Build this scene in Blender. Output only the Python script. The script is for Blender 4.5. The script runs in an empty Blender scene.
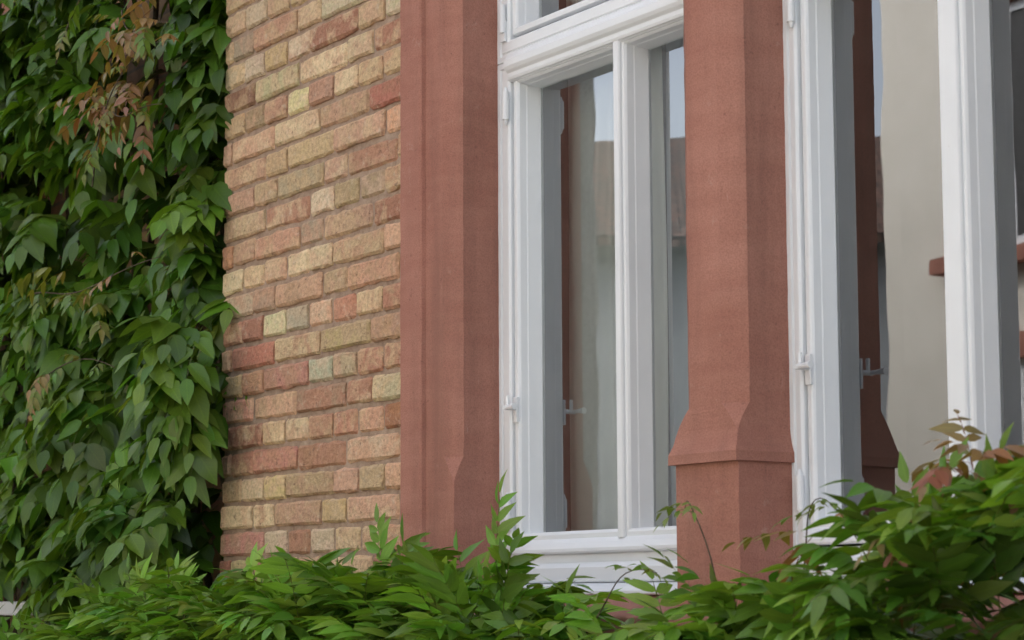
import bpy, math, random
import numpy as np
from mathutils import Vector, noise, Matrix
random.seed(7); rng=np.random.default_rng(7)
scene=bpy.context.scene
CZ=1.7
def R(a,b): return random.uniform(a,b)

# ------------------------------------------------------------ helpers
def link(o,parent=None):
    scene.collection.objects.link(o)
    if parent: o.parent=parent
    return o
def empty(name):
    o=bpy.data.objects.new(name,None); return link(o)
def mesh_obj(name,verts,faces,mat,parent=None,smooth=False,bevel=0):
    me=bpy.data.meshes.new(name); me.from_pydata(verts,[],faces); me.update()
    o=bpy.data.objects.new(name,me); link(o,parent)
    if mat: me.materials.append(mat)
    if smooth: me.polygons.foreach_set('use_smooth',[True]*len(me.polygons))
    if bevel:
        m=o.modifiers.new('b','BEVEL'); m.width=bevel; m.segments=2; m.limit_method='ANGLE'
    return o
class MB:
    def __init__(s): s.v=[]; s.f=[]
    def add(s,vs,fs):
        n=len(s.v); s.v+=vs; s.f+=[tuple(i+n for i in f) for f in fs]
    def box(s,x0,x1,y0,y1,z0,z1):
        s.add([(x0,y0,z0),(x1,y0,z0),(x1,y1,z0),(x0,y1,z0),(x0,y0,z1),(x1,y0,z1),(x1,y1,z1),(x0,y1,z1)],
              [(0,3,2,1),(4,5,6,7),(0,1,5,4),(1,2,6,5),(2,3,7,6),(3,0,4,7)])
    def ring(s,x0,x1,z0,z1,prof):
        vs=[];fs=[]
        for (i,y) in prof:
            vs+=[(x0+i,y,z0+i),(x1-i,y,z0+i),(x1-i,y,z1-i),(x0+i,y,z1-i)]
        for k in range(len(prof)-1):
            for j in range(4):
                a=k*4+j;b=k*4+(j+1)%4
                fs.append((a,b,b+4,a+4))
        s.add(vs,fs)
    def prism_x(s,x0,x1,yz):
        n=len(yz); vs=[(x0,y,z) for y,z in yz]+[(x1,y,z) for y,z in yz]
        fs=[(i,(i+1)%n,(i+1)%n+n,i+n) for i in range(n)]+[tuple(range(n-1,-1,-1)),tuple(range(n,2*n))]
        s.add(vs,fs)
    def tube(s,pts,rad,n=6):
        vs=[];fs=[];m=len(pts)
        for k,p in enumerate(pts):
            a=Vector(pts[max(k-1,0)]);b=Vector(pts[min(k+1,m-1)]);t=(b-a).normalized()
            u=t.cross(Vector((0.3,0.2,1))); 
            if u.length<1e-3: u=t.cross(Vector((1,0,0)))
            u.normalize(); w=t.cross(u)
            r=rad[k] if isinstance(rad,(list,tuple)) else rad
            for j in range(n):
                q=Vector(p)+u*(r*math.cos(2*math.pi*j/n))+w*(r*math.sin(2*math.pi*j/n)); vs.append(tuple(q))
        for k in range(m-1):
            for j in range(n):
                fs.append((k*n+j,k*n+(j+1)%n,(k+1)*n+(j+1)%n,(k+1)*n+j))
        fs.append(tuple(range(n-1,-1,-1)));fs.append(tuple((m-1)*n+j for j in range(n)))
        s.add(vs,fs)
    def obj(s,name,mat,parent=None,**k): return mesh_obj(name,s.v,s.f,mat,parent,**k)

# ------------------------------------------------------------ materials
class NT:
    def __init__(s,name):
        s.m=bpy.data.materials.new(name); s.m.use_nodes=True; s.t=s.m.node_tree; s.n=s.t.nodes; s.n.clear()
        s.out=s.n.new('ShaderNodeOutputMaterial'); s.tc=s.n.new('ShaderNodeTexCoord')
    def L(s,a,b): s.t.links.new(a,b)
    def noise(s,scale,detail=4,rough=.55,vec=None,dist=0):
        n=s.n.new('ShaderNodeTexNoise'); n.inputs['Scale'].default_value=scale; n.inputs['Detail'].default_value=detail
        n.inputs['Roughness'].default_value=rough; n.inputs['Distortion'].default_value=dist
        s.L(vec or s.tc.outputs['Object'],n.inputs['Vector']); return n.outputs['Fac']
    def mapping(s,sc):
        m=s.n.new('ShaderNodeMapping'); m.inputs['Scale'].default_value=sc; s.L(s.tc.outputs['Object'],m.inputs['Vector']); return m.outputs['Vector']
    def ramp(s,fac,p):
        r=s.n.new('ShaderNodeValToRGB'); e=r.color_ramp.elements
        while len(e)<len(p): e.new(.5)
        for k,(pos,c) in enumerate(p):
            e[k].position=pos; e[k].color=c if len(c)==4 else (*c,1)
        s.L(fac,r.inputs['Fac']); return r.outputs['Color']
    def mix(s,fac,a,b,mode='MIX'):
        m=s.n.new('ShaderNodeMix'); m.data_type='RGBA'; m.blend_type=mode
        if isinstance(fac,(int,float)): m.inputs[0].default_value=fac
        else: s.L(fac,m.inputs[0])
        for i,x in ((6,a),(7,b)):
            if isinstance(x,tuple): m.inputs[i].default_value=(*x[:3],1)
            else: s.L(x,m.inputs[i])
        return m.outputs[2]
    def bump(s,h,strength,dist,nrm=None):
        b=s.n.new('ShaderNodeBump'); b.inputs['Strength'].default_value=strength; b.inputs['Distance'].default_value=dist
        s.L(h,b.inputs['Height'])
        if nrm: s.L(nrm,b.inputs['Normal'])
        return b.outputs['Normal']
    def bsdf(s,col,rough,nrm=None,spec=.4):
        p=s.n.new('ShaderNodeBsdfPrincipled')
        if isinstance(col,tuple): p.inputs['Base Color'].default_value=(*col[:3],1)
        else: s.L(col,p.inputs['Base Color'])
        if isinstance(rough,(int,float)): p.inputs['Roughness'].default_value=rough
        else: s.L(rough,p.inputs['Roughness'])
        p.inputs['Specular IOR Level'].default_value=spec
        if nrm: s.L(nrm,p.inputs['Normal'])
        s.L(p.outputs[0],s.out.inputs['Surface']); return p
    def attr(s,name,o='Color'):
        a=s.n.new('ShaderNodeAttribute'); a.attribute_name=name; return a.outputs[o]
G=lambda v:(v,v,v)

def mat_sandstone():
    t=NT('red_sandstone')
    c=t.ramp(t.noise(3,4,.6),[(.3,(.335,.145,.105)),(.7,(.42,.20,.15))])
    band=t.noise(5,3,.6,t.mapping((1,1,5)))
    c=t.mix(.22,c,t.ramp(band,[(.35,(.29,.12,.09)),(.65,(.46,.235,.18))]))
    c=t.mix(1,c,t.ramp(t.noise(330,2,.5),[(.3,G(.80)),(.62,G(1.07))]),'MULTIPLY')
    c=t.mix(t.ramp(t.noise(75,3,.6),[(.66,G(0)),(.72,G(.45))]),c,(.16,.07,.055))
    c=t.mix(t.ramp(t.noise(16,5,.75),[(.63,G(0)),(.73,G(.35))]),c,(.52,.36,.29))
    c=t.mix(t.ramp(t.noise(2.2,5,.7,t.mapping((5,5,.5))),[(.46,G(0)),(.72,G(.5))]),c,(.20,.10,.075))
    # thin pale scratches / rain streaks
    c=t.mix(t.ramp(t.noise(9,4,.7,t.mapping((14,14,1.0)),.8),[(.68,G(0)),(.74,G(.3))]),c,(.55,.42,.36))
    n=t.bump(t.noise(260,2,.6),.4,.0018)
    n=t.bump(t.ramp(t.noise(45,4,.7),[(.28,G(0)),(.38,G(1))]),.4,.002,n)
    n=t.bump(t.noise(9,3,.6),.4,.006,n)
    t.bsdf(c,.85,n,.25); return t.m
def mat_brick():
    t=NT('brick_clay'); a=t.attr('col')
    blotch=t.ramp(t.noise(14,4,.65,dist=.6),[(.44,G(0)),(.6,G(.6))])
    c=t.mix(blotch,a,t.attr('col2'))
    c=t.mix(1,c,t.ramp(t.noise(90,4,.7),[(.25,G(.66)),(.6,G(1.12))]),'MULTIPLY')
    c=t.mix(t.ramp(t.noise(50,5,.75),[(.58,G(0)),(.67,G(.75))]),c,(.17,.10,.07))
    c=t.mix(t.ramp(t.noise(30,5,.7),[(.57,G(0)),(.70,G(.55))]),c,(.64,.52,.39))
    c=t.mix(t.ramp(t.noise(2.2,5,.6),[(.5,G(0)),(.75,G(.25))]),c,(.18,.12,.08))
    n=t.bump(t.noise(110,3,.7),.9,.004)
    n=t.bump(t.noise(26,4,.7),1,.009,n)
    t.bsdf(c,.88,n,.2); return t.m
def mat_mortar():
    t=NT('mortar')
    c=t.ramp(t.noise(35,5,.7),[(.3,(.27,.185,.135)),(.7,(.46,.35,.265))])
    n=t.bump(t.noise(160,3,.7),.9,.003); n=t.bump(t.noise(30,4,.6),.9,.008,n)
    t.bsdf(c,.95,n,.1); return t.m
def mat_paint():
    t=NT('white_paint')
    c=t.ramp(t.noise(4,4,.6),[(.3,(.75,.775,.80)),(.7,(.80,.825,.85))])
    c=t.mix(t.ramp(t.noise(38,5,.8),[(.66,G(0)),(.76,G(.25))]),c,(.45,.43,.38))
    n=t.bump(t.noise(3,2,.5),.1,.006)
    t.bsdf(c,.36,n,.45); return t.m
def mat_glass():
    t=NT('window_glass')
    f=t.n.new('ShaderNodeFresnel'); f.inputs['IOR'].default_value=1.5
    mr=t.n.new('ShaderNodeMath'); mr.operation='MULTIPLY'; mr.inputs[1].default_value=4.2; mr.use_clamp=True
    t.L(f.outputs[0],mr.inputs[0])
    g=t.n.new('ShaderNodeBsdfGlossy'); g.inputs['Roughness'].default_value=.0; g.inputs['Color'].default_value=(.95,.97,1,1)
    n=t.bump(t.noise(2.2,2,.4),.10,.01); t.L(n,g.inputs['Normal'])
    tr=t.n.new('ShaderNodeBsdfTransparent'); tr.inputs['Color'].default_value=(.84,.88,.87,1)
    m=t.n.new('ShaderNodeMixShader'); t.L(mr.outputs[0],m.inputs[0]); t.L(tr.outputs[0],m.inputs[1]); t.L(g.outputs[0],m.inputs[2])
    t.L(m.outputs[0],t.out.inputs['Surface']); return t.m
def mat_plain(name,ca,cb,scale,rough,bs=0,bd=.003,bscale=80,spec=.3):
    t=NT(name); c=t.ramp(t.noise(scale,5,.65),[(.3,ca),(.7,cb)])
    n=t.bump(t.noise(bscale,3,.65),bs,bd) if bs else None
    t.bsdf(c,rough,n,spec); return t.m
def mat_leaf():
    t=NT('leaf'); a=t.attr('col'); l=t.attr('luv','Vector')
    sx=t.n.new('ShaderNodeSeparateXYZ'); t.L(l,sx.inputs[0])
    ab=t.n.new('ShaderNodeMath'); ab.operation='ABSOLUTE'; t.L(sx.outputs[1],ab.inputs[0])
    rib=t.ramp(ab.outputs[0],[(.0,G(.55)),(.09,G(0))])
    m1=t.n.new('ShaderNodeMath'); m1.operation='MULTIPLY'; m1.inputs[1].default_value=.35; t.L(ab.outputs[0],m1.inputs[0])
    m2=t.n.new('ShaderNodeMath'); m2.operation='SUBTRACT'; t.L(sx.outputs[0],m2.inputs[0]); t.L(m1.outputs[0],m2.inputs[1])
    m3=t.n.new('ShaderNodeMath'); m3.operation='MULTIPLY'; m3.inputs[1].default_value=55; t.L(m2.outputs[0],m3.inputs[0])
    m4=t.n.new('ShaderNodeMath'); m4.operation='SINE'; t.L(m3.outputs[0],m4.inputs[0])
    vein=t.ramp(m4.outputs[0],[(.6,G(0)),(1,G(.25))])
    lighter=t.mix(1,a,(1.5,1.45,1.2),'MULTIPLY')
    c=t.mix(rib,a,lighter); c=t.mix(vein,c,lighter)
    p=t.bsdf(c,.36,None,.42)
    tl=t.n.new('ShaderNodeBsdfTranslucent'); 
    tc=t.mix(1,c,(1.7,1.7,.55),'MULTIPLY'); t.L(tc,tl.inputs['Color'])
    mx=t.n.new('ShaderNodeMixShader'); mx.inputs[0].default_value=.28
    t.L(p.outputs[0],mx.inputs[1]); t.L(tl.outputs[0],mx.inputs[2]); t.L(mx.outputs[0],t.out.inputs['Surface'])
    return t.m
def mat_curtain(name,c,tr):
    t=NT(name); d=t.n.new('ShaderNodeBsdfDiffuse'); d.inputs[0].default_value=(*c,1)
    l=t.n.new('ShaderNodeBsdfTranslucent'); l.inputs[0].default_value=(*c,1)
    m=t.n.new('ShaderNodeMixShader'); m.inputs[0].default_value=tr
    t.L(d.outputs[0],m.inputs[1]);t.L(l.outputs[0],m.inputs[2]);t.L(m.outputs[0],t.out.inputs['Surface']); return t.m
def mat_tiles():
    t=NT('roof_tiles')
    b=t.n.new('ShaderNodeTexBrick'); b.inputs['Scale'].default_value=1
    b.inputs['Brick Width'].default_value=.2; b.inputs['Row Height'].default_value=.2; b.inputs['Mortar Size'].default_value=.016
    b.inputs['Color1'].default_value=(.15,.085,.065,1); b.inputs['Color2'].default_value=(.08,.055,.045,1); b.inputs['Mortar'].default_value=(.02,.015,.012,1)
    t.L(t.tc.outputs['UV'],b.inputs['Vector'])
    c=t.mix(1,b.outputs['Color'],t.ramp(t.noise(4,5,.7),[(.3,G(.6)),(.7,G(1.3))]),'MULTIPLY')
    t.bsdf(c,.8,t.bump(b.outputs['Fac'],-.6,.02),.2); return t.m
def mat_wallbrick():
    t=NT('side_wall_brick')  # procedural brick for side and back walls, darker than the modelled courses
    b=t.n.new('ShaderNodeTexBrick'); b.inputs['Scale'].default_value=1
    b.inputs['Brick Width'].default_value=.262; b.inputs['Row Height'].default_value=.075; b.inputs['Mortar Size'].default_value=.006
    b.inputs['Color1'].default_value=(.42,.28,.16,1); b.inputs['Color2'].default_value=(.38,.18,.12,1); b.inputs['Mortar'].default_value=(.25,.18,.13,1)
    cx=t.n.new('ShaderNodeSeparateXYZ'); t.L(t.tc.outputs['Object'],cx.inputs[0])
    ad=t.n.new('ShaderNodeMath'); t.L(cx.outputs[0],ad.inputs[0]); t.L(cx.outputs[1],ad.inputs[1])
    cb=t.n.new('ShaderNodeCombineXYZ'); t.L(ad.outputs[0],cb.inputs[0]); t.L(cx.outputs[2],cb.inputs[1]); t.L(cb.outputs[0],b.inputs['Vector'])
    c=t.mix(1,b.outputs['Color'],t.ramp(t.noise(20,5,.7),[(.3,G(.7)),(.7,G(1.2))]),'MULTIPLY')
    t.bsdf(c,.9,t.bump(b.outputs['Fac'],-.7,.006),.2); return t.m

M_stone=mat_sandstone(); M_brick=mat_brick(); M_mortar=mat_mortar(); M_paint=mat_paint(); M_glass=mat_glass()
M_leaf=mat_leaf(); M_tiles=mat_tiles(); M_wb=mat_wallbrick()
M_metal=mat_plain('dark_metal',(.05,.05,.05),(.1,.1,.1),20,.5)
M_bark=mat_plain('vine_bark',(.05,.035,.022),(.13,.1,.07),40,.9,.8,.004,90)
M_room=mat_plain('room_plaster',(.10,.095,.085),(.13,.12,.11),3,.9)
M_cream=mat_plain('cream_render',(.72,.68,.60),(.80,.76,.68),2,.9,.4,.004,120)
M_grey=mat_plain('roughcast',(.18,.18,.17),(.40,.40,.38),22,.95,1,.03,35)
M_beige=mat_plain('beige_render',(.25,.27,.29),(.32,.34,.36),2,.9,.4,.004,100)
M_ground=mat_plain('garden_ground',(.07,.06,.04),(.11,.12,.05),1.3,.95,.8,.02,25)
M_asph=mat_plain('pavement_stone',(.24,.235,.22),(.34,.33,.31),6,.9,.5,.005,60)

# ------------------------------------------------------------ brick house
house=empty('brick_house')
XL=-5.105; JL=-4.070; JX=-3.859; MIR=-5.839; JRL=MIR-JL
bv=[];bf=[];bc=[];bc2=[]
YEL=[(.63,.47,.28),(.59,.43,.25),(.67,.52,.32),(.54,.39,.23),(.62,.49,.33)]
RED=[(.56,.32,.21),(.50,.27,.175),(.60,.37,.24),(.57,.35,.235),(.44,.22,.145)]
def brick(x0,x1,z0,z1,fine,red):
    nx,nz=(8 if x1-x0>.18 else 5,4) if fine else (1,1)
    off=R(-.0035,.0035); n0=len(bv)
    tx=R(-.015,.015); tz=R(-.025,.025); cxm=(x0+x1)/2; czm=(z0+z1)/2
    chip=[R(0,.012) if random.random()<.5 else 0 for _ in range(4)]
    xs=[x0+(x1-x0)*i/nx for i in range(nx+1)]; zs=[z0+(z1-z0)*i/nz for i in range(nz+1)]
    if fine:
        xs[1]=x0+.007; xs[-2]=x1-.007; zs[1]=z0+.007; zs[-2]=z1-.007
    for j,z in enumerate(zs):
        for i,x in enumerate(xs):
            e=0; xx=x; zz=z
            if fine:
                ei=i in(0,nx); ej=j in(0,nz)
                if ei: e+=.005
                if ej: e+=.005
                if ei and ej: e+=chip[(i>0)*2+(j>0)]
                q=noise.noise(Vector((x*38,z*38,3.1))); e+=q*.003
                if ei or ej:
                    e+=abs(noise.noise(Vector((x*60,z*60,9))))*.009
                    xx+=noise.noise(Vector((x*50,z*50,17)))*.005; zz+=noise.noise(Vector((x*50,z*50,27)))*.006
            bv.append((xx,off+e+tx*(x-cxm)+tz*(z-czm),zz))
    fr=len(bv)
    for j in range(nz):
        for i in range(nx):
            a=n0+j*(nx+1)+i; bf.append((a,a+1,a+nx+2,a+nx+1))
    per=[n0+i for i in range(nx+1)]+[n0+j*(nx+1)+nx for j in range(1,nz+1)]+[n0+nz*(nx+1)+i for i in range(nx-1,-1,-1)]+[n0+j*(nx+1) for j in range(nz-1,0,-1)]
    for k in per:
        v=bv[k]; bv.append((v[0],.03,v[2]))
    m=len(per)
    for k in range(m):
        bf.append((per[k],fr+k,fr+(k+1)%m,per[(k+1)%m]))
    pal,alt=(RED,YEL) if red else (YEL,RED)
    c=random.choice(pal); b=R(.82,1.12); c=tuple(v*b for v in c)
    c2=random.choice(alt) if random.random()<.55 else tuple(v*R(.75,1.15) for v in c)
    if random.random()<.04: c=tuple(v*.65 for v in c)
    for _ in range(len(bv)-n0): bc.append((*c,1)); bc2.append((*c2,1))
RH=.075; J=.012
XR=3.0
row=0; z=0.02
while z<6.6:
    k=0
    odd=row%2
    pat=['H']*2 if not odd else ['S','H']
    off=[0,-.065,0,-.195][row%4]
    x=XL+off
    while x<XR:
        typ=pat[k%len(pat)]
        if not odd and random.random()<.15: typ='S'
        if odd and random.random()<.15: typ='S'
        w=.254 if typ=='S' else .127
        w+=R(-.006,.006)
        a=max(x,XL); b=min(x+w-J,XR)
        zc=z+RH/2
        bad=False
        if CZ-.16<zc<CZ+2.22:
            if a<JL-.005<b: b=JL-.007
            if a<JRL+.005<b: a=JRL+.007
            bad=JL-.01<(a+b)/2<JRL+.01
        if b-a>.035 and not bad:
            fine=(b<JL+.1 and CZ-.4<z<CZ+2.0)
            p=.56 if typ=='S' else .25
            p+=.25*noise.noise(Vector((a*1.3,0,z*1.1)))
            p+= .13 if zc<CZ+.9 else -.03
            jj=R(-.0015,.0015)
            brick(a,b,z+jj,z+RH-J+jj+R(-.001,.001),fine,random.random()<p)
        x+=w;k+=1
    z+=RH;row+=1
bo=mesh_obj('brick_courses',bv,bf,M_brick,house)
for nm,data in(('col',bc),('col2',bc2)):
    at=bo.data.attributes.new(nm,'FLOAT_COLOR','POINT'); at.data.foreach_set('color',np.array(data,dtype=np.float32).ravel())
mb=MB()
Y=.0105
def quad_xz(x0,x1,z0,z1,y=Y): mb.add([(x0,y,z0),(x1,y,z0),(x1,y,z1),(x0,y,z1)],[(0,1,2,3)])
quad_xz(XL+.004,JL+.01,0,6.6); quad_xz(JRL-.01,XR,0,6.6); quad_xz(JL+.01,JRL-.01,0,CZ-.12); quad_xz(JL+.01,JRL-.01,CZ+2.15,6.6)
mb.obj('mortar_bed',M_mortar,house)
w=MB()
w.box(XL+.001,XL+.03,.031,.40,0,6.6)
w.box(-11.2,XL+.002,.36,.5,0,6.6)
w.box(XR-.03,XR,.031,6,0,6.6)
w.box(-11.2,XR,6,6.2,0,6.6)
w.obj('side_walls',M_wb,house)
def roof_slab(name,pts,par,th=.12):
    me=bpy.data.meshes.new(name); vs=pts+[(p[0],p[1],p[2]-th) for p in pts]
    me.from_pydata(vs,[],[(0,1,2,3),(7,6,5,4),(0,4,5,1),(1,5,6,2),(2,6,7,3),(3,7,4,0)])
    uv=me.uv_layers.new(name='UVMap')
    a=Vector(pts[0]);u=(Vector(pts[1])-a).normalized(); n=u.cross(Vector(pts[3])-a).normalized(); v=n.cross(u)
    for l in me.loops:
        q=Vector(vs[l.vertex_index])-a; uv.data[l.index].uv=(q.dot(u),q.dot(v))
    me.materials.append(M_tiles); o=bpy.data.objects.new(name,me); link(o,par)
roof_slab('roof_front',[(-11.4,-.4,6.6),(3.3,-.4,6.6),(3.3,3.1,9.2),(-11.4,3.1,9.2)],house)
roof_slab('roof_back',[(3.3,6.6,6.6),(-11.4,6.6,6.6),(-11.4,3.1,9.2),(3.3,3.1,9.2)],house)

def loft(name,levels,secfn,amp=.0011):
    vs=[];fs=[];n=None
    for z in levels:
        sec=secfn(z)
        n=len(sec)
        for i,(x,y) in enumerate(sec):
            d=amp*noise.noise(Vector((x*30+7*i,y*30,z*22)))*1.6
            d2=amp*noise.noise(Vector((x*30,y*30+5*i,z*45+30)))*1.2
            vs.append((x+d,y+d2,CZ+z))
    m=len(levels)
    for k in range(m-1):
        for i in range(n):
            j=(i+1)%n; fs.append((k*n+i,k*n+j,(k+1)*n+j,(k+1)*n+i))
    fs.append(tuple(range(n-1,-1,-1))); fs.append(tuple((m-1)*n+i for i in range(n)))
    return mesh_obj(name,vs,fs,M_stone,house)
def lv(extra,z0=-.02,z1=1.93,st=.03):
    s=set(round(z0+i*st,4) for i in range(int((z1-z0)/st)+1)); s|=set(extra)|{z1}; return sorted(s)
def mull(z):
    f=-.04; xl,xr=-3.044,-2.862
    c=.045; p=0
    if z<.375:
        t=(.375-z)/.065
        c=.045*(1-t)**1.5 if t<1 else .0015
    c=max(c,.0015)
    if .2605<=z<=.280: p=.014
    elif .280<z<.335: p=.014*(1-(z-.28)/.055)**2
    f2=f-p
    bulge=p*.7
    if z<.2605: f2=f-.001; bulge=.002
    return [(xl-bulge,.13),(xl-bulge,f2+c*.75),(xl-bulge+c,f2),(xr+bulge-c,f2),(xr+bulge,f2+c*.75),(xr+bulge,.13)]
loft('window_mullion',lv([.2560,.2604,.2605,.265,.275,.2795,.283,.287,.292,.298,.303,.309,.315,.321,.327,.335,.343,.352,.358,.365,.370,.375]),mull)
def jamb(z,mir=False):
    c=.044
    if z<.33: c=.044*max(0,(1-(.33-z)/.07))**1.5
    c=max(c,.0015)
    X=JX; L=JL
    s=[(L,.03),(L,-.045),(L+.083,-.045),(L+.089,-.041),(L+.092,-.031),(X-c,-.031),(X,-.031+c*.65),(X,.13),(X-.03,.13),(X-.03,.05)]
    if mir: s=[(MIR-x,y) for x,y in s][::-1]
    return s
JLV=lv([.26,.267,.275,.285,.3,.31,.32,.33])
loft('window_jamb_left',JLV,jamb); loft('window_jamb_right',JLV,lambda z:jamb(z,True))
st=MB()
st.prism_x(JL-.01,JRL+.01,[(-.04,CZ+1.932),(-.04,CZ+2.16),(.13,CZ+2.16),(.13,CZ+1.932)])
st.prism_x(JL-.03,JRL+.03,[(-.085,CZ-.13),(-.095,CZ-.115),(-.095,CZ-.04),(-.03,CZ-.022),(.08,CZ+.006),(.16,CZ+.006),(.16,CZ-.13)])
st.obj('lintel_and_sill',M_stone,house,bevel=.004)

# ---- windows
def window(name,x0,xa,xb,x1,offs):
    p=empty(name); p.parent=house
    m=MB(); z=CZ
    fx0,fx1=x0-.004,x1+.004
    FP=[(0,.2),(0,.099),(.014,.099),(.016,.104),(.021,.104),(.023,.099),(offs-.004,.099),(offs+.001,.104),(offs+.001,.16)]
    m.ring(fx0,fx1,z+.055,z+1.28,FP)
    m.ring(fx0,fx1,z+1.282,z+1.95,FP)
    SP=[(0,.19),(0,.116),(.003,.108),(.014,.107),(.017,.109),(.020,.114),(.021,.132),(.0225,.135),(.024,.168),(.024,.18)]
    sx0,sx1=x0+offs,x1-offs
    for a,b in((sx0,xa),(xb,sx1)):
        m.ring(a,b,z+.128,z+1.244,SP)
    m.ring(sx0-.003,sx1+.003,z+1.342,z+1.92,SP)
    m.obj('frame',M_paint,p,bevel=.001)
    m=MB(); xm=(xa+xb)/2; hw=.010+(xb-xa)/2
    def vert_prof(prof,za,zb):
        n=len(prof); vs=[(x,y,za) for x,y in prof]+[(x,y,zb) for x,y in prof]
        m.add(vs,[(i,(i+1)%n,(i+1)%n+n,i+n) for i in range(n)]+[tuple(range(n-1,-1,-1)),tuple(range(n,2*n))])
    vert_prof([(xm-hw,.18),(xm-hw,.102),(xm-hw+.003,.098),(xm+hw-.003,.098),(xm+hw,.102),(xm+hw,.18)],z+.1285,z+1.235)
    m.prism_x(sx0-.002,sx1+.002,[(.16,z+1.232),(.097,z+1.232),(.094,z+1.238),(.094,z+1.248),(.087,z+1.254),(.082,z+1.262),(.082,z+1.278),(.088,z+1.284),(.092,z+1.294),(.106,z+1.304),(.16,z+1.304)])
    m.prism_x(sx0+.003,sx1-.003,[(.14,z+.098),(.090,z+.098),(.085,z+.102),(.085,z+.109),(.094,z+.122),(.107,z+.132),(.14,z+.132)])
    m.prism_x(x0+.003,x1-.003,[(.16,z+.031),(.086,z+.033),(.082,z+.037),(.082,z+.066),(.088,z+.072),(.1,z+.078),(.16,z+.078)])
    m.prism_x(x0+.003,x1-.003,[(.17,z+.010),(.054,z+.004),(.048,z+.007),(.048,z+.014),(.054,z+.019),(.088,z+.0315),(.17,z+.0325)])
    m.obj('mouldings',M_paint,p,bevel=.001)
    h=MB()
    for zz in (.20,1.17):
        q=sx0-.006
        h.tube([(q,.091,z+zz-.034),(q,.091,z+zz+.034)],.0085,12)
        h.tube([(q,.091,z+zz+.034),(q,.091,z+zz+.046)],[.006,.0025],12)
        h.tube([(q,.091,z+zz-.046),(q,.091,z+zz-.034)],[.0025,.006],12)
        h.box(q-.018,q,.094,.0985,z+zz-.030,z+zz+.0)
    h.tube([(sx0-.016,.090,z+1.35),(sx0-.016,.090,z+1.42)],.008,12)
    h.box(sx0-.028,sx0-.010,.091,.0985,z+1.33,z+1.38)
    q=sx0+.012
    h.box(q-.008,q+.007,.101,.108,z+.41,z+.47)
    h.tube([(q,.106,z+.443),(q,.068,z+.443)],.0055,10)
    h.tube([(q,.074,z+.443),(q+.018,.072,z+.444),(q+.040,.071,z+.444)],[.0055,.005,.008],10)
    h.tube([(q,.080,z+.445),(q,.080,z+.472)],.0045,8)
    h.obj('hinges_and_hook',M_paint,p,smooth=False,bevel=.0008)
    g=MB()
    for a,b,c,d in((sx0+.021,xa-.021,z+.149,z+1.223),(xb+.021,sx1-.021,z+.149,z+1.223),(sx0+.02,sx1-.02,z+1.363,z+1.90)):
        g.add([(a,.173,c),(b,.173,c),(b,.173,d),(a,.173,d)],[(0,1,2,3)])
    g.obj('panes',M_glass,p)
    return p
window('casement_window',-3.859,-3.402,-3.400,-2.939,.050)
window('casement_window.001',-2.862,-2.444,-2.4185,-1.98,.038)

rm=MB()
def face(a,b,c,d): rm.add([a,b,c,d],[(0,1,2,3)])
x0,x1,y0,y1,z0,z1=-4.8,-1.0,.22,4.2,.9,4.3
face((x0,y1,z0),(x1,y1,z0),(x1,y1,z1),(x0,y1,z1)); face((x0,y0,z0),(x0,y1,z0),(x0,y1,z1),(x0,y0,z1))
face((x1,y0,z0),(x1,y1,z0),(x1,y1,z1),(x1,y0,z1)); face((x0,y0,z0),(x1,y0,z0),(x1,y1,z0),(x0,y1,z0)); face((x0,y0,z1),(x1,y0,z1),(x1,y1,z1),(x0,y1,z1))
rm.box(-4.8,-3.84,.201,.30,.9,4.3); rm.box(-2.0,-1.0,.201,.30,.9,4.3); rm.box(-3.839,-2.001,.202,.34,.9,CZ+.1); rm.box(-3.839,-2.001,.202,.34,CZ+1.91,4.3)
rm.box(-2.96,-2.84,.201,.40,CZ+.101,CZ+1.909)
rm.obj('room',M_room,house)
def curtain(name,xa,xb,y,mat,amp=.018,fr=70,z0=.08,z1=1.93):
    vs=[];fs=[];n=int((xb-xa)/.004); nz=12
    for j in range(nz+1):
        zz=CZ+z0+(z1-z0)*j/nz
        for i in range(n+1):
            x=xa+(xb-xa)*i/n
            ph=x*fr+1.3*noise.noise(Vector((x*9,j*.12,0)))*2
            vs.append((x,y+amp*math.sin(ph)*(.7+.5*noise.noise(Vector((x*7,j*.2,4)))),zz))
    for j in range(nz):
        for i in range(n):
            a=j*(n+1)+i; fs.append((a,a+1,a+n+2,a+n+1))
    mesh_obj(name,vs,fs,mat,house,smooth=True)
curtain('sheer_curtain',-4.3,-3.46,.29,mat_curtain('sheer_curtain',(.72,.75,.73),.15),.012,75)
curtain('sheer_curtain_b',-3.46,-2.99,.30,mat_curtain('sheer_curtain_grey',(.42,.47,.51),.15),.010,60)

ns=MB(); ns.box(-8.6,-6.90,.15,.359,CZ-.055,CZ-.004); ns.obj('far_window_sill',M_paint,house,bevel=.005)

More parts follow.
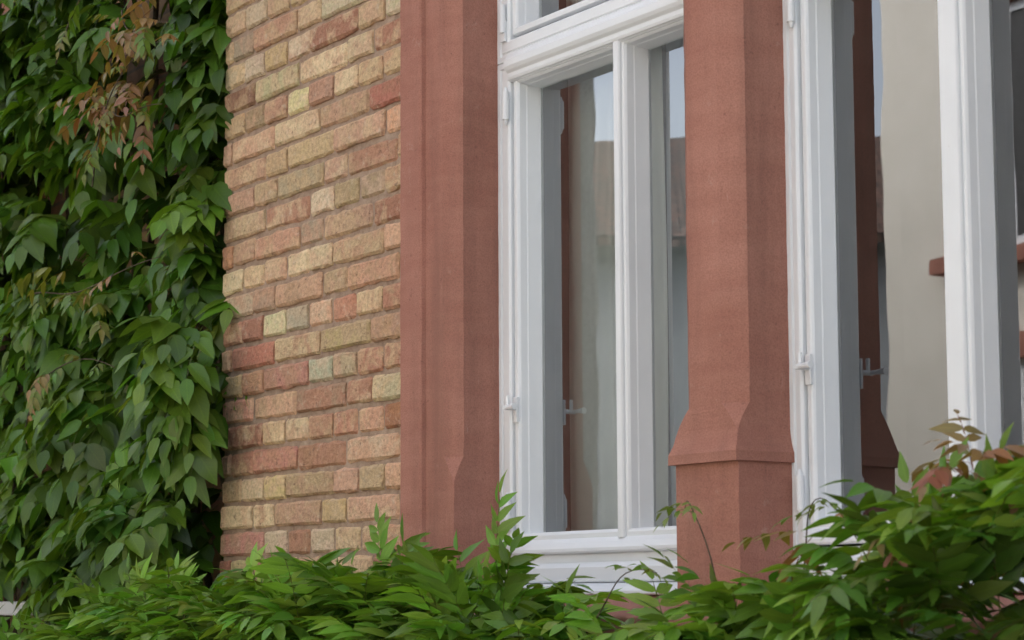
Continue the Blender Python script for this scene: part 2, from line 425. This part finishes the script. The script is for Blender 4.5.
# ------------------------------------------------------------ foliage
TT=np.array([0,.12,.34,.6,.82,1.0]); WW=np.array([0,.62,1,.84,.42,0])
class Fol:
    def __init__(s): s.P=[];s.D=[];s.N=[];s.L=[];s.W=[];s.C=[];s.K=[];s.F=[]
    def leaf(s,p,d,n,L,W,col,curl=.15,fold=.25):
        s.P.append(p);s.D.append(d);s.N.append(n);s.L.append(L);s.W.append(W);s.C.append(col);s.K.append(curl);s.F.append(fold)
    def build(s,name,stems=None):
        P=np.array(s.P,float);D=np.array(s.D,float);N=np.array(s.N,float)
        D/=np.linalg.norm(D,axis=1)[:,None]; S=np.cross(D,N); S/=np.linalg.norm(S,axis=1)[:,None]+1e-9; N=np.cross(S,D)
        L=np.array(s.L)[:,None];W=np.array(s.W)[:,None];K=np.array(s.K)[:,None];F=np.array(s.F)[:,None]
        n=len(P); V=np.zeros((n,14,3)); U=np.zeros((n,14,3))
        twist=rng.normal(0,.25,(n,1))
        for i in range(6):
            t=TT[i]; V[:,i]=P+D*L*t*(1-.1*np.abs(K)*t)-N*K*L*t*t; U[:,i]=(t,0,0)
        for i in range(1,5):
            t=TT[i];w=WW[i]
            for sg,o in((1,5),(-1,9)):
                wv=1+rng.normal(0,.06,(n,1))
                V[:,o+i]=V[:,i]+S*sg*W*w*wv*np.cos(F)+N*(W*w*(np.sin(F)+sg*twist*t)+rng.normal(0,.03,(n,1))*W) -D*L*.03
                U[:,o+i]=(t,sg*w,0)
        base=[(0,6,1),(1,6,7,2),(2,7,8,3),(3,8,9,4),(4,9,5),(0,1,10),(1,2,11,10),(2,3,12,11),(3,4,13,12),(4,5,13)]
        faces=[]
        for f in base:
            faces+= (np.arange(n)[:,None]*14+np.array(f)).tolist()
        verts=V.reshape(-1,3).tolist()
        col=np.repeat(np.array(s.C,np.float32),14,axis=0); luv=U.reshape(-1,3).astype(np.float32)
        nl=len(faces)
        if stems:
            b=len(verts); verts+= [list(v) for v in stems.v]; faces+=[[i+b for i in f] for f in stems.f]
            col=np.vstack([col,np.tile(np.array([[.1,.1,.1]],np.float32),(len(stems.v),1))]); luv=np.vstack([luv,np.zeros((len(stems.v),3),np.float32)])
        me=bpy.data.meshes.new(name); me.from_pydata(verts,[],faces); me.update()
        at=me.attributes.new('col','FLOAT_COLOR','POINT'); at.data.foreach_set('color',np.hstack([col,np.ones((len(col),1),np.float32)]).ravel())
        at=me.attributes.new('luv','FLOAT_VECTOR','POINT'); at.data.foreach_set('vector',luv.ravel())
        me.materials.append(M_leaf); me.materials.append(M_bark)
        mi=np.zeros(len(faces),np.int32); mi[nl:]=1; me.polygons.foreach_set('material_index',mi)
        me.polygons.foreach_set('use_smooth',[True]*len(faces))
        o=bpy.data.objects.new(name,me); link(o); return o
UP=Vector((0,0,1))
def rv(a): return Vector((R(-a,a),R(-a,a),R(-a,a)))
def compound(F,p,d,L,npair,ll,droop,col,ldroop=.3,wf=.2,jit=.15,rach=(.10,.12,.03)):
    p=Vector(p);d=Vector(d).normalized()
    def pos(s): return p+d*(L*s)+Vector((0,0,-droop*L*s*s))
    ref=UP if abs(d.z)<.93 else Vector((0,-1,.2))
    segs=4
    for k in range(segs):
        a=pos(k/segs);b=pos((k+1)/segs); F.leaf(a,(b-a),UP+rv(.2),(b-a).length*1.05,.0013,rach,0,0)
    for i in range(npair+1):
        s=.22+.78*i/npair
        q=pos(s); t=(d+Vector((0,0,-2*droop*s))).normalized()
        sd=t.cross(ref).normalized(); nr=sd.cross(t)
        sz=ll*(.72+.45*math.sin(math.pi*min(1,.2+.75*i/npair)))*R(.85,1.12)
        cj=tuple(c*R(.85,1.18) for c in col)
        if i==npair:
            F.leaf(q,t+Vector((0,0,-ldroop*.5))+rv(jit),nr+rv(.15),sz*1.05,sz*wf,cj,R(.05,.3),R(.1,.4))
        else:
            for sg in(1,-1):
                if random.random()<.04: continue
                an=math.radians(R(48,66)-12*i/npair)
                ld=t*math.cos(an)+sd*sg*math.sin(an)+Vector((0,0,-ldroop*R(.5,1.4)))+rv(jit)
                nn=nr+sd*sg*.15+rv(.25)
                F.leaf(q+t*R(-.004,.004),ld,nn,sz*R(.88,1.1),sz*wf*R(.85,1.1),cj,R(.05,.35),R(.05,.45))
def green(kind):
    b=R(.7,1.3)
    if kind=='ivy':
        c=random.choice([(.085,.17,.020),(.10,.195,.022),(.062,.13,.020),(.125,.225,.026),(.09,.175,.022)])
    else:
        c=random.choice([(.115,.235,.027),(.14,.265,.032),(.095,.20,.027),(.165,.29,.04)])
    return tuple(v*b for v in c)
BR=[(.24,.12,.065),(.28,.17,.075),(.22,.17,.055),(.28,.14,.075)]

F=Fol(); stems=MB()
def interp(tab,x):
    if x<=tab[0][0]: return tab[0][1]
    for (a,b),(c,d) in zip(tab,tab[1:]):
        if x<=c: return b+(d-b)*(x-a)/(c-a)
    return tab[-1][1]
EDGE=[(-.3,-5.10),(0,-5.10),(.22,-5.12),(.36,-5.24),(.45,-5.19),(.56,-5.02),(.74,-5.01),(.85,-5.16),(1.1,-5.17),(1.35,-5.18),(1.6,-5.17),(1.9,-5.17),(3,-5.17)]
def ysurf(x,z):
    return .08-.19*noise.noise(Vector((x*2.1,z*2.0,1.5)))-.12*noise.noise(Vector((x*4.5,z*4.2,7)))
def ivyleaf(x,z,depth):
    y=ysurf(x,z)+depth
    d=Vector((R(-.6,.8),R(-1,-.35),R(-.7,.5)))
    if x>-5.09 and y>-.06: y=-.06-R(0,.05)
    shade=.5 if depth>.12 else 1  # shade deep in the foliage, put into the leaf colour
    if z>1.2: shade*=.85  # upper, less lit leaves are darkened in colour as well
    c=tuple(v*shade for v in green('ivy'))
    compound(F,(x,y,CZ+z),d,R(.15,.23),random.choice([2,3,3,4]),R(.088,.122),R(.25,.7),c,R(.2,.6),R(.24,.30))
clumps=[(R(-8,-5.02),R(0,2.5)) for _ in range(190)]
for cx_,cz_ in clumps:
    for _ in range(6):
        x=cx_+random.gauss(0,.075); z=cz_+random.gauss(0,.06)
        if z<.03 or x>interp(EDGE,z): continue
        if z<.15 and random.random()<.3: continue
        ivyleaf(x,z,R(-.08,.04))
for _ in range(430):
    x=R(-8,-5.05); z=R(.03,2.5)
    if x>interp(EDGE,z)-.02 or (z<.15 and random.random()<.4): continue
    ivyleaf(x,z,R(.06,.2))
for _ in range(20):
    z=R(.54,.78); ivyleaf(R(-5.10,-5.01),z,R(-.12,-.02))
for _ in range(14):
    z=R(.0,.24); ivyleaf(R(-5.3,-5.06),z,R(-.12,-.02))
for (x,z,n) in((-5.45,1.52,7),(-5.25,1.48,4),(-5.22,1.68,5),(-5.75,1.05,2),(-5.6,.86,3)):
    for _ in range(n):
        d=Vector((R(-.8,1),R(-.7,-.1),R(-.3,.3)))
        compound(F,(x+R(-.16,.10),-.16+R(-.05,.05),CZ+z+R(-.05,.05)),d,R(.14,.2),4,R(.05,.07),R(.3,.6),random.choice(BR) if z>1.2 else (.20,.21,.05),R(.3,.8),.2,rach=(.18,.07,.03))
for k in range(16):
    x=R(-7.6,-5.3); pts=[];y=.28
    for j in range(18):
        pts.append((x,y+.03*math.sin(j+k),.1+j*.26)); x+=R(-.07,.07); x=min(x,-5.2)
    stems.tube(pts,[.016*(1-.03*j) for j in range(18)],7)
for (x0,z0,dx,dz) in((-6.1,.98,1.0,-.02),(-5.9,1.7,.9,.15),(-5.6,1.25,.55,.32),(-6.1,.55,.7,.12),(-5.5,1.5,.4,-.1),(-5.4,1.75,.33,-.12)):
    pts=[]
    for j in range(14):
        t=j/13; pts.append((x0+dx*t,-.19-.05*math.sin(3*t),CZ+z0+dz*t-.10*math.sin(t*3.1)*(.4 if dz<0 else -1)+.01*math.sin(9*t)))
    stems.tube(pts,[.0028-.0014*j/13 for j in range(14)],5)
    for j in range(2,14,2):
        compound(F,pts[j],(R(-.3,.8),R(-.8,0),R(-.6,.4)),R(.06,.11),3,R(.03,.05),.4,random.choice([(.17,.19,.04),(.12,.20,.03),BR[1]]),.5,.2)
F.build('wisteria_climber',stems)

F=Fol(); stems=MB()
TOP=[(-6.8,-.10),(-5.7,-.10),(-5.3,-.06),(-5.0,.0),(-4.75,.06),(-4.46,.10),(-3.91,.09),(-3.70,.115),(-3.54,.065),(-3.24,.075),(-3.10,.03),(-2.98,-.05),(-2.80,-.06),(-2.70,.01),(-2.6,.055),(-2.386,.065),(-2.27,.10),(-2.164,.165),(-2.06,.205),(-1.96,.23),(-1.9,.24),(-.8,.25)]
def hedge_leaf(x,ang,r):
    h=interp(TOP,x)-.03
    cy,cz=-.33,CZ+h-.34
    oy,oz=math.cos(ang),math.sin(ang)
    p=(x,cy-oy*r*.85,cz+oz*r)
    d=Vector((R(-.7,.9),-oy+R(-.5,.5),oz*.75+R(-.35,.35)))
    c=green('hedge'); 
    if r<.18: c=tuple(v*.6 for v in c)  # shade inside the hedge, multiplied into the inner leaves' colour
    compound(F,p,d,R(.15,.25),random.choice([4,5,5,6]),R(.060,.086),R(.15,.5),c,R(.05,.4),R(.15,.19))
for _ in range(1150):
    hedge_leaf(R(-6.8,-1.0),math.radians(R(-15,150)),R(.10,.23))
for _ in range(560):
    hedge_leaf(R(-6.8,-1.0),math.radians(R(50,120)),R(.18,.26))
for _ in range(400):
    x=R(-6.8,-1.0); z=R(.15,1.2)
    compound(F,(x,-.48+R(-.1,.12),z),(R(-.6,.6),-1,R(-.5,.3)),R(.16,.24),4,R(.08,.1),.4,green('hedge'),.4,.2)
for (x,y,z,d,L) in((-3.27,-.33,.0,(.12,0,1),.22),(-3.25,-.33,-.02,(.6,-.2,.8),.18),(-2.9,-.3,-.12,(.9,-.1,.35),.18),(-3.72,-.3,0,(-.2,0,.9),.18)):
    compound(F,(x,y,CZ+z),d,L,6,.060,.05,(.14,.27,.035),.0,.19)
for (x,z,n) in((-2.33,.12,3),(-2.0,.2,5),(-1.93,.19,4),(-2.0,.04,3),(-2.1,.16,2)):
    for _ in range(n):
        compound(F,(x+R(-.04,.04),-.33+R(-.12,.05),CZ+z+R(-.03,.02)),(R(-.9,.5),R(-.6,.3),R(-.3,.4)),R(.10,.16),4,R(.038,.05),R(.2,.6),random.choice(BR),R(.2,.6),.19,rach=(.16,.06,.03))
for k in range(28):
    x=R(-6.3,-1.2); pts=[]; y=-.28+R(-.1,.1)
    h=CZ+interp(TOP,x)-.08
    for j in range(12):
        pts.append((x,y,h*j/11)); x+=R(-.035,.035); y+=R(-.02,.02)
    stems.tube(pts,[.014-.0009*j for j in range(12)],6)
for (x0,dx,h) in((-2.62,-.10,.17),(-3.02,.22,.05),(-2.45,.1,.16)):
    pts=[(x0+dx*t+.01*math.sin(7*t),-.3,CZ-.08+(h+.08)*math.sin(t*1.9)) for t in [i/12 for i in range(13)]]
    stems.tube(pts,[.0018-.0010*j/12 for j in range(13)],5)
    for j in (7,9,11,12): compound(F,pts[j],(R(-1,1),R(-.6,.2),R(-.2,.5)),.05,2,.025,.3,(.16,.24,.05),.2,.2)
F.build('wisteria_hedge',stems)

# ------------------------------------------------------------ rest of the yard (seen in the panes)
def simple_house(name,mat,x0,x1,y0,y1,h,wins=[],rise=2.4,sillext=.2):
    e=empty(name); m=MB(); m.box(x0,x1,y0,y1,0,h); m.obj('walls',mat,e)
    ym=(y0+y1)/2
    roof_slab('roof_a',[(x1+.4,y1+.4,h),(x0-.4,y1+.4,h),(x0-.4,ym,h+rise),(x1+.4,ym,h+rise)],e)
    roof_slab('roof_b',[(x0-.4,y0-.4,h),(x1+.4,y0-.4,h),(x1+.4,ym,h+rise),(x0-.4,ym,h+rise)],e)
    s=MB();f=MB();g=MB()
    for (a,b,c,d) in wins:
        y=y1
        s.box(a-.14,a-.003,y-.05,y+.06,c,d); s.box(b+.003,b+.14,y-.05,y+.06,c,d); s.box(a-.18,b+.18,y-.05,y+.09,d+.003,d+.22); s.box(a-sillext,b+.2,y-.05,y+.16,c-.13,c-.003)
        for q in (a-.12,b+.0): s.box(q,q+.12,y-.05,y+.12,c-.3,c-.133)
        f.ring(a,b,c,d,[(0,y-.02),(0,y+.02),(.09,y+.02),(.09,y-.02)]); f.box((a+b)/2-.05,(a+b)/2+.05,y-.02,y+.03,c+.088,d-.088)
        g.add([(a,y+.006,c),(b,y+.006,c),(b,y+.006,d),(a,y+.006,d)],[(0,1,2,3)])
    if wins: s.obj('stone_trim',M_stone,e); f.obj('frames',M_paint,e); g.obj('panes',M_metal,e)
    return e
simple_house('cream_house',M_cream,-12.27,7,-17,-9.8,7.8,[(a,a+1.2,c,d) for a in(-10.85,-8.0,-5,-2) for c,d in((4.55,6.6),(1.5,3.6))],sillext=.75)
e=empty('roughcast_wing'); m=MB(); m.box(-17,-11.21,-5.75,.3,0,6.3); m.obj('walls',M_grey,e)
roof_slab('roof_a',[(-11.1,-5.8,6.3),(-11.1,.3,6.3),(-14,.3,8.4),(-14,-5.8,8.4)],e); roof_slab('roof_b',[(-17.3,.3,6.3),(-17.3,-5.8,6.3),(-14,-5.8,8.4),(-14,.3,8.4)],e)
e=simple_house('tiled_roof_house',M_beige,-8,8,-4,4,6.0,rise=2.2); e.location=(-21.7,-14.8,0); e.rotation_euler=(0,0,math.radians(-50.7))
gm=MB(); gm.add([(-400,-400,0),(400,-400,0),(400,400,0),(-400,400,0)],[(0,1,2,3)]); gm.obj('ground',M_ground)
pm=MB(); pm.box(-10.5,5,-9,-1.1,-.05,.05); pm.obj('pavement',M_asph,bevel=.01)

# ------------------------------------------------------------ light, sky, camera
el=math.radians(50); az=math.radians(-8)
ts=Vector((math.sin(az)*math.cos(el),math.cos(az)*math.cos(el),math.sin(el)))
sl=bpy.data.lights.new('sun','SUN'); sl.energy=3.0; sl.angle=math.radians(.6); sl.color=(1,.95,.87)
so=bpy.data.objects.new('sun',sl); link(so); so.rotation_euler=ts.to_track_quat('Z','Y').to_euler(); so.location=(0,0,20)
wd=bpy.data.worlds.new('World'); scene.world=wd; wd.use_nodes=True; nt=wd.node_tree; nt.nodes.clear()
sky=nt.nodes.new('ShaderNodeTexSky'); sky.sky_type='NISHITA'; sky.sun_disc=False; sky.sun_elevation=el; sky.sun_rotation=az
sky.air_density=1.0; sky.dust_density=4.0; sky.ozone_density=.6
hs=nt.nodes.new('ShaderNodeHueSaturation'); hs.inputs['Saturation'].default_value=.42; hs.inputs['Value'].default_value=3.5
bg=nt.nodes.new('ShaderNodeBackground'); bg.inputs[1].default_value=.15; ow=nt.nodes.new('ShaderNodeOutputWorld')
nt.links.new(sky.outputs[0],hs.inputs['Color']); nt.links.new(hs.outputs[0],bg.inputs[0]); nt.links.new(bg.outputs[0],ow.inputs[0])
cam=bpy.data.cameras.new('camera'); co=bpy.data.objects.new('camera',cam); link(co)
cam.sensor_width=36; cam.lens=70; cam.clip_end=2000; cam.clip_start=.05; cam.shift_y=.084
t=math.radians(5.5); a=math.radians(35.34)
fw=Vector((-math.cos(a)*math.cos(t),math.sin(a)*math.cos(t),math.sin(t)))
q=fw.to_track_quat('-Z','Y'); mroll=Matrix.Rotation(math.radians(-.3),4,'Z')
co.matrix_world=Matrix.Translation((0,-2.6,CZ))@q.to_matrix().to_4x4()@mroll
cam.dof.use_dof=True; cam.dof.focus_distance=4.7; cam.dof.aperture_fstop=8
scene.camera=co
scene.view_settings.view_transform='Standard'; scene.view_settings.look='None'; scene.view_settings.exposure=0
